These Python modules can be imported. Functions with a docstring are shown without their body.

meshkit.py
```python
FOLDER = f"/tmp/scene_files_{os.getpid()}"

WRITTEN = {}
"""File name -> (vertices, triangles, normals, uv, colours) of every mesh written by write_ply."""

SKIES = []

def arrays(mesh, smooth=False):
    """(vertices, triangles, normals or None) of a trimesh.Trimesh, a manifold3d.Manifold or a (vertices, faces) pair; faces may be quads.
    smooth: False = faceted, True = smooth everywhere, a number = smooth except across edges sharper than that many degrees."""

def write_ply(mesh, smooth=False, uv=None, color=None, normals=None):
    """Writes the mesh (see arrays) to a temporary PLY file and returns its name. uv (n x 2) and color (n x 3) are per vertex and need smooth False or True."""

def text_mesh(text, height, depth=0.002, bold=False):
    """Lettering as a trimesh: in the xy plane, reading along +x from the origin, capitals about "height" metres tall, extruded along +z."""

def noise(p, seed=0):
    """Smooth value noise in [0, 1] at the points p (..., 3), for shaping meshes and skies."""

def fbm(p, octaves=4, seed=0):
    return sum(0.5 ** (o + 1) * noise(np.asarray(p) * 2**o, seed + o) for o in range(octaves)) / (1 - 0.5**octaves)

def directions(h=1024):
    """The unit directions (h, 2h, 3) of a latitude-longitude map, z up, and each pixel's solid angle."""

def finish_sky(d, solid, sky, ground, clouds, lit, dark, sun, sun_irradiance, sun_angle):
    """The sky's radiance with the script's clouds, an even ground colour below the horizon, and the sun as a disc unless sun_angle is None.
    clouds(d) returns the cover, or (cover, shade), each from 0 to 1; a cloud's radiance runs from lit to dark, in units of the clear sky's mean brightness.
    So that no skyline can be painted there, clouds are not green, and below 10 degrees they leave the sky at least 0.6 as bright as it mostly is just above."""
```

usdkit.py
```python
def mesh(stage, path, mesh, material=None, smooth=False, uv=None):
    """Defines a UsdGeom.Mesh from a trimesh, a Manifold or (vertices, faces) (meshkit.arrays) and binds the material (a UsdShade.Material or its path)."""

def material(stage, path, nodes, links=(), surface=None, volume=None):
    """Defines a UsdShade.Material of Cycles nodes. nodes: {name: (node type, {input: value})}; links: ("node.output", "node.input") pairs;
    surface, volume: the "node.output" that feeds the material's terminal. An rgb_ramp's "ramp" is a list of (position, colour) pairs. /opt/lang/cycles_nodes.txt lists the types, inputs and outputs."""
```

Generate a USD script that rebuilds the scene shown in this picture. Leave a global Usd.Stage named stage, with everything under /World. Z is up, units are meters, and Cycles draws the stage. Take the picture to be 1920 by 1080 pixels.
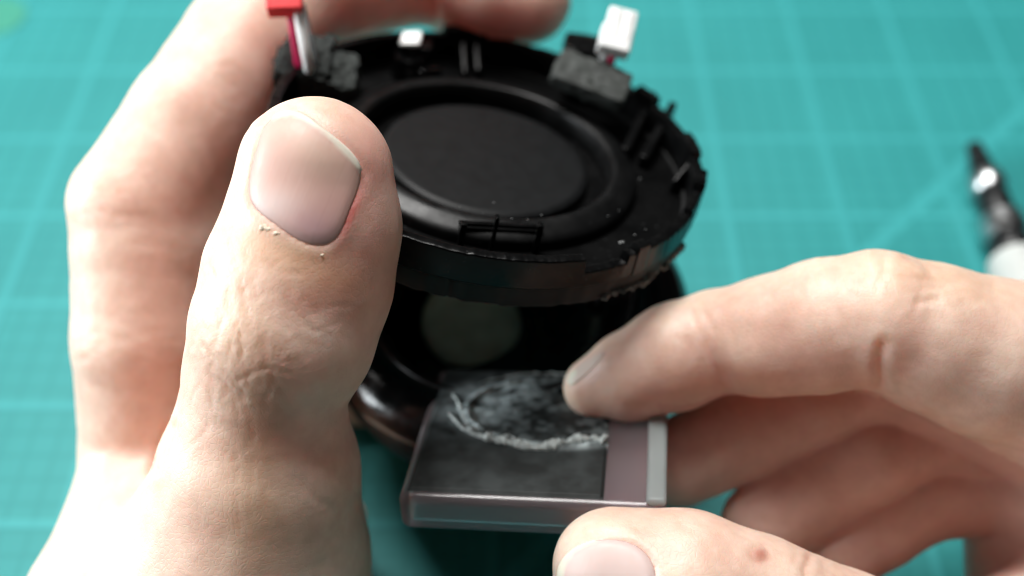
import math, numpy as np, trimesh, usdkit, meshkit
from pxr import Usd, UsdGeom, UsdLux, UsdShade, Gf, Sdf, Vt
from scipy.interpolate import splprep, splev
from scipy.spatial import cKDTree

# ------------------------------------------------------------------ camera, light, exposure
stage = Usd.Stage.CreateInMemory()
UsdGeom.SetStageUpAxis(stage, UsdGeom.Tokens.z)
UsdGeom.SetStageMetersPerUnit(stage, 1.0)
UsdGeom.Xform.Define(stage, '/World'); UsdGeom.Scope.Define(stage, '/World/Looks')
F = 2140.0                       # focal length in pixels of a 1920 wide picture
PITCH = math.radians(49.0)
CAMZ = 0.178
R_ = np.array([1.0, 0, 0]); U_ = np.array([0, math.sin(PITCH), math.cos(PITCH)]); F_ = np.array([0, math.cos(PITCH), -math.sin(PITCH)])
C_ = np.array([0, 0, CAMZ])
cam = UsdGeom.Camera.Define(stage, '/World/camera')
m = Gf.Matrix4d(*R_, 0, *U_, 0, *(-F_), 0, *C_, 1)
cam.AddTransformOp().Set(m)
cam.CreateHorizontalApertureAttr(36.0); cam.CreateVerticalApertureAttr(20.25)
cam.CreateFocalLengthAttr(36.0 * F / 1920.0)
cam.CreateFStopAttr(36.0 * F / 1920.0 / 4.0)
cam.CreateFocusDistanceAttr(0.137)
cam.CreateClippingRangeAttr(Gf.Vec2f(0.005, 20))
cam.CreateExposureAttr(0.0)

def rect_light(name, pos, target, w, h, intensity, color):
    l = UsdLux.RectLight.Define(stage, '/World/' + name)
    pos, target = np.array(pos, float), np.array(target, float)
    z = pos - target; z /= np.linalg.norm(z)
    x = np.cross([0, 0, 1.0], z); x /= np.linalg.norm(x); y = np.cross(z, x)
    l.AddTransformOp().Set(Gf.Matrix4d(*x, 0, *y, 0, *z, 0, *pos, 1))
    l.CreateWidthAttr(w); l.CreateHeightAttr(h); l.CreateIntensityAttr(intensity); l.CreateColorAttr(Gf.Vec3f(*color))
    return l
rect_light('window_light', (-0.17, 0.50, 0.94), (0, 0.13, 0.04), 0.46, 0.46, 26.0, (1.0, 0.985, 0.96))
rect_light('side_window_light', (-0.88, 0.15, 0.30), (0, 0.12, 0.05), 0.42, 0.32, 29.0, (0.90, 0.97, 1.0))
rect_light('room_light', (0.15, -0.10, 1.1), (0, 0.15, 0.03), 0.6, 0.6, 0.35, (1.0, 0.96, 0.92))
dome = UsdLux.DomeLight.Define(stage, '/World/room_ambience')
dm = usdkit.material(stage, '/World/Looks/ambience', {'b': ('background_shader', {'color': (1.0, 0.98, 0.95), 'strength': 0.02})}, surface='b.background')
UsdShade.MaterialBindingAPI.Apply(dome.GetPrim()).Bind(dm)

# ------------------------------------------------------------------ helpers
ZK = 0.892
def cp(px, py, z):                  # pixel and depth (mm) -> camera space mm (x right, y down, z forward)
    z = np.asarray(z, float) * ZK
    return np.stack(np.broadcast_arrays((np.asarray(px, float) - 960) / F * z, (np.asarray(py, float) - 540) / F * z, z), -1)
def world(P):
    P = np.asarray(P, float)
    return C_ + (P[..., :1] * R_ - P[..., 1:2] * U_ + P[..., 2:3] * F_) / 1000.0
def to_px(P):
    return np.stack([960 + F * P[..., 0] / P[..., 2], 540 + F * P[..., 1] / P[..., 2]], -1)
def mat_cp(px, py, up=0.0):         # camera-space point where the pixel's ray meets the height up (mm) over the mat
    d = np.array([(px - 960) / F, (py - 540) / F, 1.0])
    w = d[0] * R_ - d[1] * U_ + d[2] * F_
    return d * ((CAMZ * 1000 - up) / -w[2])

used = {}
def numbered(parent, name):
    k = (parent, name); used[k] = used.get(k, -1) + 1
    return name if used[k] == 0 else f'{name}_{used[k]:03d}'
ORIGIN = {}
def data(p, label=None, cat=None, group=None, kind=None):
    for k, v in (('label', label), ('category', cat), ('group', group), ('kind', kind)):
        if v: p.SetCustomDataByKey(k, v)
def thing(name, label, cat, at, group=None, kind=None):
    path = '/World/' + numbered('/World', name)
    x = UsdGeom.Xform.Define(stage, path); o = world(np.asarray(at, float))
    x.AddTranslateOp().Set(Gf.Vec3d(*o)); ORIGIN[path] = o
    data(x.GetPrim(), label, cat, group, kind)
    return path
def part(parent, name, mesh, mat, smooth=False, tint=None, label=None, kind=None, is_world=False):
    """mesh: (v, f) in camera-space mm."""
    v, f = (mesh.vertices, mesh.faces) if hasattr(mesh, 'vertices') else mesh
    v = np.asarray(v, float); f = np.asarray(f, int)
    root = '/'.join(parent.split('/')[:3])
    w = (v if is_world else world(v)) - ORIGIN[root]
    path = parent + '/' + numbered(parent, name)
    if f.shape[1] == 4: f = np.vstack([f[:, [0, 1, 2]], f[:, [0, 2, 3]]])
    t = trimesh.Trimesh(w, f, process=False)
    if t.volume < 0: f = f[:, ::-1]
    p = usdkit.mesh(stage, path, (w, f), mat, smooth=smooth)
    if tint is not None:
        UsdGeom.PrimvarsAPI(p).CreatePrimvar('tint', Sdf.ValueTypeNames.Color3fArray, 'vertex').Set(Vt.Vec3fArray.FromNumpy(np.asarray(tint, np.float32)))
    data(p.GetPrim(), label, None, None, kind)
    return path
def merge(*ms):
    vs, fs, n = [], [], 0
    for a in ms:
        v, f = (a.vertices, a.faces) if hasattr(a, 'vertices') else a
        f = np.asarray(f)
        if f.shape[1] == 4: f = np.vstack([f[:, [0, 1, 2]], f[:, [0, 2, 3]]])
        vs.append(np.asarray(v, float)); fs.append(f + n); n += len(v)
    return np.vstack(vs), np.vstack(fs)
def lathe(profile, n=160, close=True, a0=0, a1=2 * math.pi, mod=None):
    """profile: closed (r, h) loop -> (v, f) about the z axis."""
    pr = np.asarray(profile, float); k = len(pr)
    full = abs(a1 - a0 - 2 * math.pi) < 1e-6
    a = np.linspace(a0, a1, n, endpoint=not full)
    r, h = np.broadcast_to(pr[:, 0], (n, k)).copy(), np.broadcast_to(pr[:, 1], (n, k)).copy()
    if mod: r, h = mod(a, r, h)
    v = np.stack([r * np.cos(a)[:, None], r * np.sin(a)[:, None], h], -1).reshape(-1, 3)
    f = []
    I, J = np.meshgrid(np.arange(n if full else n - 1), np.arange(k if close else k - 1), indexing='ij')
    I, J = I.ravel(), J.ravel(); I2, J2 = (I + 1) % n, (J + 1) % k
    f = np.stack([I * k + J, I2 * k + J, I2 * k + J2, I * k + J2], 1)
    f = np.vstack([f[:, [0, 1, 2]], f[:, [0, 2, 3]]])
    if not full:
        for i in (0, n - 1):
            f = np.vstack([f, [[i * k, i * k + j, i * k + j + 1] for j in range(1, k - 1)]])
    return v, f
def rbox(sx, sy, sz, b=0.25, seg=2):
    """box with rounded edges, centred."""
    import manifold3d as m3
    s = m3.Manifold.sphere(b, 4 * seg)
    return_pts = []
    hx, hy, hz = sx / 2 - b, sy / 2 - b, sz / 2 - b
    parts = [s.translate((x, y, z)) for x in (-hx, hx) for y in (-hy, hy) for z in (-hz, hz)]
    q = m3.Manifold.batch_hull(parts).to_mesh()
    return np.array(q.vert_properties[:, :3], float), np.array(q.tri_verts)
def tube(path, r, n=10, closed_ends=True):
    p = np.asarray(path, float); k = len(p); r = np.broadcast_to(r, k)
    t = np.gradient(p, axis=0); t /= np.linalg.norm(t, axis=1, keepdims=True)
    ref = np.array([0.3, 0.2, 0.93]); a = np.cross(t, ref); a /= np.linalg.norm(a, axis=1, keepdims=True); b = np.cross(t, a)
    th = np.linspace(0, 2 * np.pi, n, endpoint=False)
    v = p[:, None] + r[:, None, None] * (np.cos(th)[None, :, None] * a[:, None] + np.sin(th)[None, :, None] * b[:, None])
    v = np.vstack([v.reshape(-1, 3), p[:1], p[-1:]])
    f = []
    for i in range(k - 1):
        for j in range(n):
            j2 = (j + 1) % n
            f += [[i * n + j, i * n + j2, (i + 1) * n + j2], [i * n + j, (i + 1) * n + j2, (i + 1) * n + j]]
    for j in range(n):
        j2 = (j + 1) % n
        f += [[k * n, j2, j], [k * n + 1, (k - 1) * n + j, (k - 1) * n + j2]]
    return v, np.array(f)
def spline(pts, n):
    pts = np.asarray(pts, float)
    tck, _ = splprep(pts.T, s=0, k=min(3, len(pts) - 1))
    return np.array(splev(np.linspace(0, 1, n), tck)).T
class Frame:                        # a local frame in camera space (mm): u, v in plane, n = u x v
    def __init__(s, c, n, u=(1, 0, 0), k=1.0):
        s.k = k
        s.c = np.asarray(c, float); s.n = np.asarray(n, float) / np.linalg.norm(n)
        u = np.asarray(u, float); u = u - s.n * (u @ s.n); s.u = u / np.linalg.norm(u); s.v = np.cross(s.n, s.u)
    def out(s, P):
        P = np.asarray(P, float)
        return s.c + s.k * (P[..., :1] * s.u + P[..., 1:2] * s.v + P[..., 2:3] * s.n)
    def mesh(s, a): return s.out(a[0]), a[1]
    def hit(s, px, py, h=0.0):      # local (u, v) where the pixel's ray meets the plane at height h
        d = np.array([(px - 960) / F, (py - 540) / F, 1.0]); c = s.c + s.k * h * s.n
        P = d * ((c @ s.n) / (d @ s.n)) - s.c
        return np.array([P @ s.u, P @ s.v]) / s.k
def turn(a, ang, at=(0, 0, 0)):     # rotate a local mesh about z, then move
    c, s = math.cos(ang), math.sin(ang); v = a[0]
    return np.stack([v[:, 0] * c - v[:, 1] * s, v[:, 0] * s + v[:, 1] * c, v[:, 2]], 1) + np.asarray(at, float), a[1]

# ------------------------------------------------------------------ materials
def mat(name, nodes, links=(), surface='p.BSDF', volume=None):
    return usdkit.material(stage, '/World/Looks/' + name, nodes, links, surface=surface, volume=volume)
def plain(name, color, rough=0.5, noise_scale=600, var=0.25, bump=0.00005, bump_scale=2500, **kw):
    d = tuple(c * (1 - var) for c in color); e = tuple(min(1, c * (1 + var)) for c in color)
    return mat(name, {'g': ('geometry', {}), 'n': ('noise_texture', {'scale': noise_scale, 'detail': 4.0}), 'r': ('rgb_ramp', {'ramp': [(0.3, d), (0.7, e)]}),
        'n2': ('noise_texture', {'scale': bump_scale, 'detail': 3.0}), 'b': ('bump', {'strength': 0.6, 'distance': bump}),
        'p': ('principled_bsdf', {'roughness': rough, **kw})},
        [('g.position', 'n.vector'), ('n.fac', 'r.fac'), ('r.color', 'p.base_color'), ('g.position', 'n2.vector'), ('n2.fac', 'b.height'), ('b.normal', 'p.normal')])
def black_plastic(name, base=0.006, rough=0.32, dust=0.5, spec=0.4):
    return mat(name, {'g': ('geometry', {}), 'n': ('noise_texture', {'scale': 260, 'detail': 5.0}), 'rr': ('map_range', {'from_min': 0.3, 'from_max': 0.7, 'to_min': rough - 0.08, 'to_max': rough + 0.14}),
        'd': ('noise_texture', {'scale': 1700, 'detail': 2.0}), 'dm': ('map_range', {'from_min': 0.68, 'from_max': 0.76, 'to_min': 0.0, 'to_max': dust}),
        'mx': ('mix_color', {'a': (base, base * 1.05, base * 1.12), 'b': (0.09, 0.095, 0.1)}),
        'n2': ('noise_texture', {'scale': 3000, 'detail': 2.0}), 'b': ('bump', {'strength': 0.5, 'distance': 0.00003}),
        'p': ('principled_bsdf', {'specular_ior_level': spec})},
        [('g.position', 'n.vector'), ('n.fac', 'rr.value'), ('rr.result', 'p.roughness'), ('g.position', 'd.vector'), ('d.fac', 'dm.value'), ('dm.result', 'mx.fac'), ('mx.result', 'p.base_color'),
         ('g.position', 'n2.vector'), ('n2.fac', 'b.height'), ('b.normal', 'p.normal')])
M = {}
M['gloss'] = black_plastic('gloss_black', 0.0022, 0.14, 0.1, 0.4)
M['lip'] = black_plastic('lip_black', 0.0018, 0.13, 0.1, 0.5)
M['black'] = black_plastic('satin_black', 0.0022, 0.27, 0.3, 0.17)
M['floor'] = black_plastic('floor_black', 0.0016, 0.45, 0.3, 0.08)
M['matte'] = black_plastic('matte_black', 0.003, 0.36, 0.25, 0.24)
M['gasket'] = plain('gasket_grey', (0.010, 0.0105, 0.0108), 0.6, 400, 0.35, specular_ior_level=0.25)
M['disc'] = plain('disc_grey', (0.005, 0.0055, 0.006), 0.5, 500, 0.3, specular_ior_level=0.2)
M['foam'] = plain('foam_grey', (0.030, 0.035, 0.033), 0.95, 1500, 0.6, 0.0004, 2200)
M['rubber'] = plain('rubber_grey', (0.028, 0.033, 0.030), 0.7, 300, 0.4)
M['pad'] = plain('pad_grey_green', (0.34, 0.56, 0.50), 0.8, 300, 0.15)
M['white'] = plain('white_nylon', (0.86, 0.87, 0.86), 0.4, 300, 0.04)
M['red'] = plain('red_nylon', (0.75, 0.035, 0.04), 0.4, 300, 0.1)
M['redwire'] = plain('crimson_wire', (0.6, 0.015, 0.1), 0.4, 300, 0.1)
M['ivory'] = plain('ivory_plastic', (0.5, 0.52, 0.5), 0.5, 300, 0.05)
M['greywire'] = plain('grey_wire', (0.16, 0.17, 0.17), 0.4, 300, 0.1)
M['chrome'] = plain('chrome', (0.5, 0.51, 0.52), 0.3, 300, 0.1, metallic=1.0)
M['toolblack'] = black_plastic('tool_black', 0.008, 0.3, 0.1)
M['clear'] = mat('clear_plastic', {'p': ('principled_bsdf', {'base_color': (0.96, 0.90, 0.93), 'roughness': 0.2, 'ior': 1.47, 'transmission_weight': 1.0}), 'd': ('diffuse_bsdf', {'color': (0.66, 0.52, 0.54)}), 't': ('translucent_bsdf', {'color': (0.75, 0.5, 0.57)}), 'm1': ('mix_closure', {'fac': 0.5}), 'm': ('mix_closure', {'fac': 0.16})},  # pink tint and milky mix: reflections of the fingers painted into the plastic
    [('d.BSDF', 'm1.closure1'), ('t.BSDF', 'm1.closure2'), ('p.BSDF', 'm.closure1'), ('m1.closure', 'm.closure2')], surface='m.closure')
M['frost'] = mat('frosted_plastic', {'p': ('principled_bsdf', {'base_color': (0.50, 0.56, 0.55), 'roughness': 0.5, 'ior': 1.45, 'transmission_weight': 0.7})})
M['glue'] = plain('dried_glue', (0.42, 0.46, 0.45), 0.6, 900, 0.4, 0.0002, 2500)
M['screw'] = plain('screw_steel', (0.3, 0.31, 0.33), 0.35, 300, 0.2, metallic=1.0)
M['desk'] = plain('desk_grey', (0.35, 0.33, 0.3), 0.6, 30, 0.1)
M['skin'] = mat('skin', {'g': ('geometry', {}), 't': ('attribute', {'attribute': 'tint'}),
    'n': ('noise_texture', {'scale': 260, 'detail': 5.0, 'roughness': 0.6}), 'r': ('rgb_ramp', {'ramp': [(0.3, (0.86, 0.82, 0.80)), (0.7, (1.0, 1.0, 1.0))]}),
    'mx': ('mix_color', {'blend_type': 'multiply', 'fac': 1.0}),
    'v': ('voronoi_texture', {'scale': 1500, 'feature': 'distance_to_edge'}), 'vm': ('map_range', {'from_min': 0.0, 'from_max': 0.16, 'to_min': 0.0, 'to_max': 0.55, 'clamp': True}),
    'n2': ('noise_texture', {'scale': 900, 'detail': 4.0}), 'ad': ('math', {'math_type': 'add'}),
    'b': ('bump', {'strength': 0.4, 'distance': 0.00007}),
    'p': ('principled_bsdf', {'roughness': 0.46, 'specular_ior_level': 0.4, 'subsurface_weight': 0.45, 'subsurface_scale': 0.0016, 'subsurface_radius': (1.0, 0.35, 0.2), 'subsurface_method': 'random_walk'})},
    [('g.position', 'n.vector'), ('n.fac', 'r.fac'), ('r.color', 'mx.a'), ('t.color', 'mx.b'), ('mx.result', 'p.base_color'),
     ('g.position', 'v.vector'), ('v.distance', 'vm.value'), ('vm.result', 'ad.value1'), ('g.position', 'n2.vector'), ('n2.fac', 'ad.value2'), ('ad.value', 'b.height'), ('b.normal', 'p.normal')])
_ax = 0.93 * R_ - 0.36 * U_
M['nail'] = mat('nail', {'g': ('geometry', {}), 't': ('attribute', {'attribute': 'tint'}), 'n': ('noise_texture', {'scale': 700, 'detail': 3.0}),
    'vd': ('vector_math', {'math_type': 'dot_product', 'vector2': tuple(_ax)}), 'vk': ('math', {'math_type': 'multiply', 'value2': 2600.0}), 'rg': ('noise_texture', {'dimensions': '1D', 'scale': 1.0, 'detail': 2.0}),
    'ad': ('math', {'math_type': 'add'}), 'b': ('bump', {'strength': 0.35, 'distance': 0.00004}), 'rm': ('map_range', {'from_min': 0.3, 'from_max': 0.7, 'to_min': 0.4, 'to_max': 0.55}),
    'p': ('principled_bsdf', {'specular_ior_level': 0.32, 'subsurface_weight': 0.3, 'subsurface_scale': 0.001, 'subsurface_radius': (1.0, 0.4, 0.3)})},
    [('t.color', 'p.base_color'), ('g.position', 'n.vector'), ('g.position', 'vd.vector1'), ('vd.value', 'vk.value1'), ('vk.value', 'rg.w'), ('rg.fac', 'ad.value1'), ('n.fac', 'ad.value2'), ('ad.value', 'b.height'), ('b.normal', 'p.normal'), ('n.fac', 'rm.value'), ('rm.result', 'p.roughness')])

# ------------------------------------------------------------------ the setting: desk and cutting mat
a, b = mat_cp(1640, 460), mat_cp(1920, 205)
wa, wb = world(a), world(b); dd = (wb - wa)[:2] / np.linalg.norm((wb - wa)[:2]); dn = np.array([-dd[1], dd[0]])
P_MAJ, P_MIN = 0.0252, 0.0252 / 5
gx = world(mat_cp(1480, 30))[0]; gy = world(mat_cp(900, 412))[1]
ln = {'g': ('geometry', {}), 's': ('separate_xyz', {})}
lk = [('g.position', 's.vector')]
def line(name, src, off, period, w, soft):
    ln[name + 'o'] = ('math', {'math_type': 'subtract', 'value2': off}); lk.append((src, name + 'o.value1'))
    ln[name + 'p'] = ('math', {'math_type': 'pingpong', 'value2': period / 2}); lk.append((name + 'o.value', name + 'p.value1'))
    ln[name] = ('map_range', {'from_min': w, 'from_max': w + soft, 'to_min': 1.0, 'to_max': 0.0, 'clamp': True}); lk.append((name + 'p.value', name + '.value'))
line('majx', 's.x', gx, P_MAJ, 0.0008, 0.0003); line('majy', 's.y', gy + 0.0012, P_MAJ, 0.0007, 0.0003)
line('minx', 's.x', gx, P_MIN, 0.0003, 0.0003); line('miny', 's.y', gy, P_MIN, 0.0003, 0.0003)
line('dkx', 's.x', gx + 0.0014, P_MAJ, 0.0004, 0.0004); line('dky', 's.y', gy, P_MAJ, 0.0004, 0.0004)
ln['dg'] = ('vector_math', {'vector_math_type': 'x', 'vector2': (0, 0, 0)}); del ln['dg']
for nm, k in (('dx', dn[0]), ('dy', dn[1])):
    ln[nm] = ('math', {'math_type': 'multiply', 'value2': float(k)})
lk += [('s.x', 'dx.value1'), ('s.y', 'dy.value1')]
ln['ds'] = ('math', {'math_type': 'add'}); lk += [('dx.value', 'ds.value1'), ('dy.value', 'ds.value2')]
ln['dd'] = ('math', {'math_type': 'subtract', 'value2': float(dn @ wa[:2])}); lk.append(('ds.value', 'dd.value1'))
ln['da'] = ('math', {'math_type': 'absolute'}); lk.append(('dd.value', 'da.value1'))
ln['dl'] = ('map_range', {'from_min': 0.0014, 'from_max': 0.0018, 'to_min': 1.0, 'to_max': 0.0, 'clamp': True}); lk.append(('da.value', 'dl.value'))
ln.update({'mx1': ('math', {'math_type': 'maximum'}), 'mx2': ('math', {'math_type': 'maximum'}), 'mn': ('math', {'math_type': 'maximum'}), 'mk': ('math', {'math_type': 'maximum'}), 'mk2': ('math', {'math_type': 'maximum'}),
    'n': ('noise_texture', {'scale': 35, 'detail': 5.0}), 'base': ('rgb_ramp', {'ramp': [(0.3, (0.021, 0.215, 0.213)), (0.7, (0.027, 0.25, 0.248))]}),
    'c1': ('mix_color', {'b': (0.017, 0.20, 0.20)}), 'cf': ('math', {'math_type': 'multiply', 'value2': 0.8}), 'lf': ('math', {'math_type': 'multiply', 'value2': 0.24}),
    'c2': ('mix_color', {'b': (0.07, 0.45, 0.47)}), 'n2': ('noise_texture', {'scale': 2200, 'detail': 2.0}), 'bp': ('bump', {'strength': 0.4, 'distance': 0.00006}),
    'p': ('principled_bsdf', {'roughness': 0.5, 'specular_ior_level': 0.25})})
lk += [('majx.result', 'mx1.value1'), ('majy.result', 'mx1.value2'), ('mx1.value', 'mx2.value1'), ('dl.result', 'mx2.value2'), ('minx.result', 'mn.value1'), ('miny.result', 'mn.value2'),
    ('dkx.result', 'mk.value1'), ('dky.result', 'mk.value2'), ('mk.value', 'mk2.value1'), ('mn.value', 'mk2.value2'),
    ('g.position', 'n.vector'), ('n.fac', 'base.fac'), ('base.color', 'c1.a'), ('mk2.value', 'cf.value1'), ('cf.value', 'c1.fac'), ('c1.result', 'c2.a'), ('mx2.value', 'lf.value1'), ('lf.value', 'c2.fac'), ('c2.result', 'p.base_color'),
    ('g.position', 'n2.vector'), ('n2.fac', 'bp.height'), ('bp.normal', 'p.normal')]
M['mat'] = mat('cutting_mat', ln, lk)
M['matgreen'] = plain('print_green', (0.028, 0.245, 0.17), 0.5, 60, 0.1)

ORIGIN['/World/desk'] = np.zeros(3)
dk = trimesh.creation.box((1.6, 1.2, 0.03)); dk.apply_translation((0, 0.2, -0.0185))
UsdGeom.Xform.Define(stage, '/World/desk'); data(stage.GetPrimAtPath('/World/desk'), kind='structure')
part('/World/desk', 'desk_top', dk, M['desk'], is_world=True)
cm = thing('cutting_mat', 'teal self-healing cutting mat printed with a pale grid, lying under both hands', 'cutting mat', mat_cp(960, 540))
ORIGIN[cm] = np.array([0, 0.15, 0.0]); UsdGeom.Xform(stage.GetPrimAtPath(cm)).GetOrderedXformOps()[0].Set(Gf.Vec3d(0, 0.15, 0))
part(cm, 'sheet', turn(rbox(0.62, 0.47, 0.0030, 0.0012), 0, (0.02, 0.155, -0.0015)), M['mat'], is_world=True, smooth=40)
g0 = world(mat_cp(38, 52)); gd = trimesh.creation.cylinder(0.0085, 0.00025, sections=48); gd.apply_translation(g0 + [-0.0085, 0.0045, 0.0001])
part(cm, 'printed_patch', gd, M['matgreen'], is_world=True)

# ------------------------------------------------------------------ hands: signed distance fields
def ball(px, py, r, z):             # (centre, radius in mm) of a ball that looks r pixels wide at depth z
    return np.array([*cp(px, py, z), r * z * ZK / F])
def d_cone(P, a, b):                # round cone between two balls
    pa, ra, pb, rb = a[:3], a[3], b[:3], b[3]
    ba = pb - pa; l2 = ba @ ba; rr = ra - rb; a2 = l2 - rr * rr
    if a2 <= 1e-6:
        q = a if ra > rb else b
        return np.linalg.norm(P - q[:3].astype(P.dtype), axis=-1) - q[3]
    il2 = 1.0 / l2
    p = P - pa.astype(P.dtype); y = p @ ba.astype(P.dtype); z = y - l2
    q = p * l2 - ba.astype(P.dtype) * y[..., None]
    x2 = np.einsum('...i,...i->...', q, q); y2 = y * y * l2; z2 = z * z * l2
    k = np.sign(rr) * rr * rr * x2
    d = (np.sqrt(x2 * a2 * il2) + y * rr) * il2 - ra
    d = np.where(np.sign(z) * a2 * z2 > k, np.sqrt(x2 + z2) * il2 - rb, d)
    d = np.where(np.sign(y) * a2 * y2 < k, np.sqrt(x2 + y2) * il2 - ra, d)
    return d
def smin(a, b, k):
    h = np.maximum(k - np.abs(a - b), 0) / k
    return np.minimum(a, b) - h * h * k * 0.25
class Hand:
    """chains: list of (k_inside, k_with_rest, [balls])."""
    def __init__(s, chains, cut): s.chains, s.cut = chains, cut
    def part(s, P, c, rad):
        low = lambda p, q: np.linalg.norm(c - (p[:3] + q[:3]) / 2) - np.linalg.norm(p[:3] - q[:3]) / 2 - max(p[3], q[3])
        segs = [(ki, ko, [(low(p, q), p, q) for p, q in zip(bl[:-1], bl[1:])]) for ki, ko, bl in s.chains]
        lim = max(0.0, min(x[0] for _, _, sg in segs for x in sg)) + 2 * rad + 22
        out = None
        for ki, ko, sg in segs:
            d = None
            for l, p, q in sg:
                if l > lim: continue
                e = d_cone(P, p, q); d = e if d is None else smin(d, e, ki)
            if d is not None: out = d if out is None else smin(out, d, ko)
        for n, o in s.cut: out = np.maximum(out, P @ np.asarray(n, P.dtype) - o)
        return out
    def __call__(s, P):
        key = np.floor(P / 9.0).astype(np.int64); key = (key[:, 0] * 4096 + key[:, 1]) * 4096 + key[:, 2]
        o = np.argsort(key, kind='stable'); cuts = np.flatnonzero(np.diff(key[o])) + 1
        out = np.empty(len(P), P.dtype)
        for i in np.split(o, cuts):
            p = P[i]; c = (p.min(0) + p.max(0)) / 2
            out[i] = s.part(p, c, 8.0)
        return out
    def bounds(s):
        B = np.array([b for c in s.chains for b in c[2]])
        return (B[:, :3] - B[:, 3:]).min(0) - 2, (B[:, :3] + B[:, 3:]).max(0) + 2
def surface_nets(fn, lo, hi, h):
    n = np.ceil((hi - lo) / h).astype(int) + 1
    # coarse pass: evaluate only the blocks near the surface
    B = 12; nb = -(-n // B); cen = np.stack(np.meshgrid(*[lo[i] + (np.arange(nb[i]) + 0.5) * B * h for i in range(3)], indexing='ij'), -1)
    sgn = fn(cen.reshape(-1, 3)).reshape(nb)
    near = np.abs(sgn) < B * h * 1.05 + 1.5
    full = nb * B; val = np.repeat(np.repeat(np.repeat(sgn, B, 0), B, 1), B, 2).astype(np.float32)
    off = np.stack(np.meshgrid(*[np.arange(B)] * 3, indexing='ij'), -1).reshape(-1, 3)
    idx = np.argwhere(near)
    for s in range(0, len(idx), 600):
        blk = idx[s:s + 600]; I = (blk[:, None] * B + off[None]).reshape(-1, 3)
        val[I[:, 0], I[:, 1], I[:, 2]] = fn((lo + I * h).astype(np.float32))
    n = full
    neg = val < 0
    c = np.zeros(n - 1, np.uint8)
    for dx in (0, 1):
        for dy in (0, 1):
            for dz in (0, 1): c += neg[dx:n[0] - 1 + dx, dy:n[1] - 1 + dy, dz:n[2] - 1 + dz]
    cells = np.argwhere((c > 0) & (c < 8)); ids = -np.ones(n - 1, np.int64); ids[tuple(cells.T)] = np.arange(len(cells))
    acc = np.zeros((len(cells), 3)); cnt = np.zeros(len(cells))
    cor = [(x, y, z) for x in (0, 1) for y in (0, 1) for z in (0, 1)]
    for p in cor:
        for ax in range(3):
            if p[ax] == 0:
                q = list(p); q[ax] = 1
                va = val[tuple((cells + p).T)]; vb = val[tuple((cells + q).T)]
                cr = (va < 0) != (vb < 0); t = np.where(cr, va / np.where(cr, va - vb, 1), 0)
                pt = np.tile(np.array(p, float), (len(cells), 1)); pt[:, ax] = t
                acc += pt * cr[:, None]; cnt += cr
    V = lo + (cells + acc / cnt[:, None]) * h
    Fs = []
    for ax in range(3):
        u, w = (ax + 1) % 3, (ax + 2) % 3
        s0 = [slice(None)] * 3; s1 = [slice(None)] * 3; s0[ax] = slice(0, -1); s1[ax] = slice(1, None)
        cr = neg[tuple(s0)] != neg[tuple(s1)]; E = np.argwhere(cr)
        E = E[(E[:, u] > 0) & (E[:, w] > 0) & (E[:, u] < n[u] - 1) & (E[:, w] < n[w] - 1)]
        flip = neg[tuple(E.T)]
        q = []
        for du, dw in ((1, 1), (0, 1), (0, 0), (1, 0)):
            e = E.copy(); e[:, u] -= du; e[:, w] -= dw; q.append(ids[tuple(e.T)])
        q = np.stack(q, 1); q[~flip] = q[~flip][:, ::-1]; Fs.append(q)
    Q = np.vstack(Fs)
    return V, Q
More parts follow.
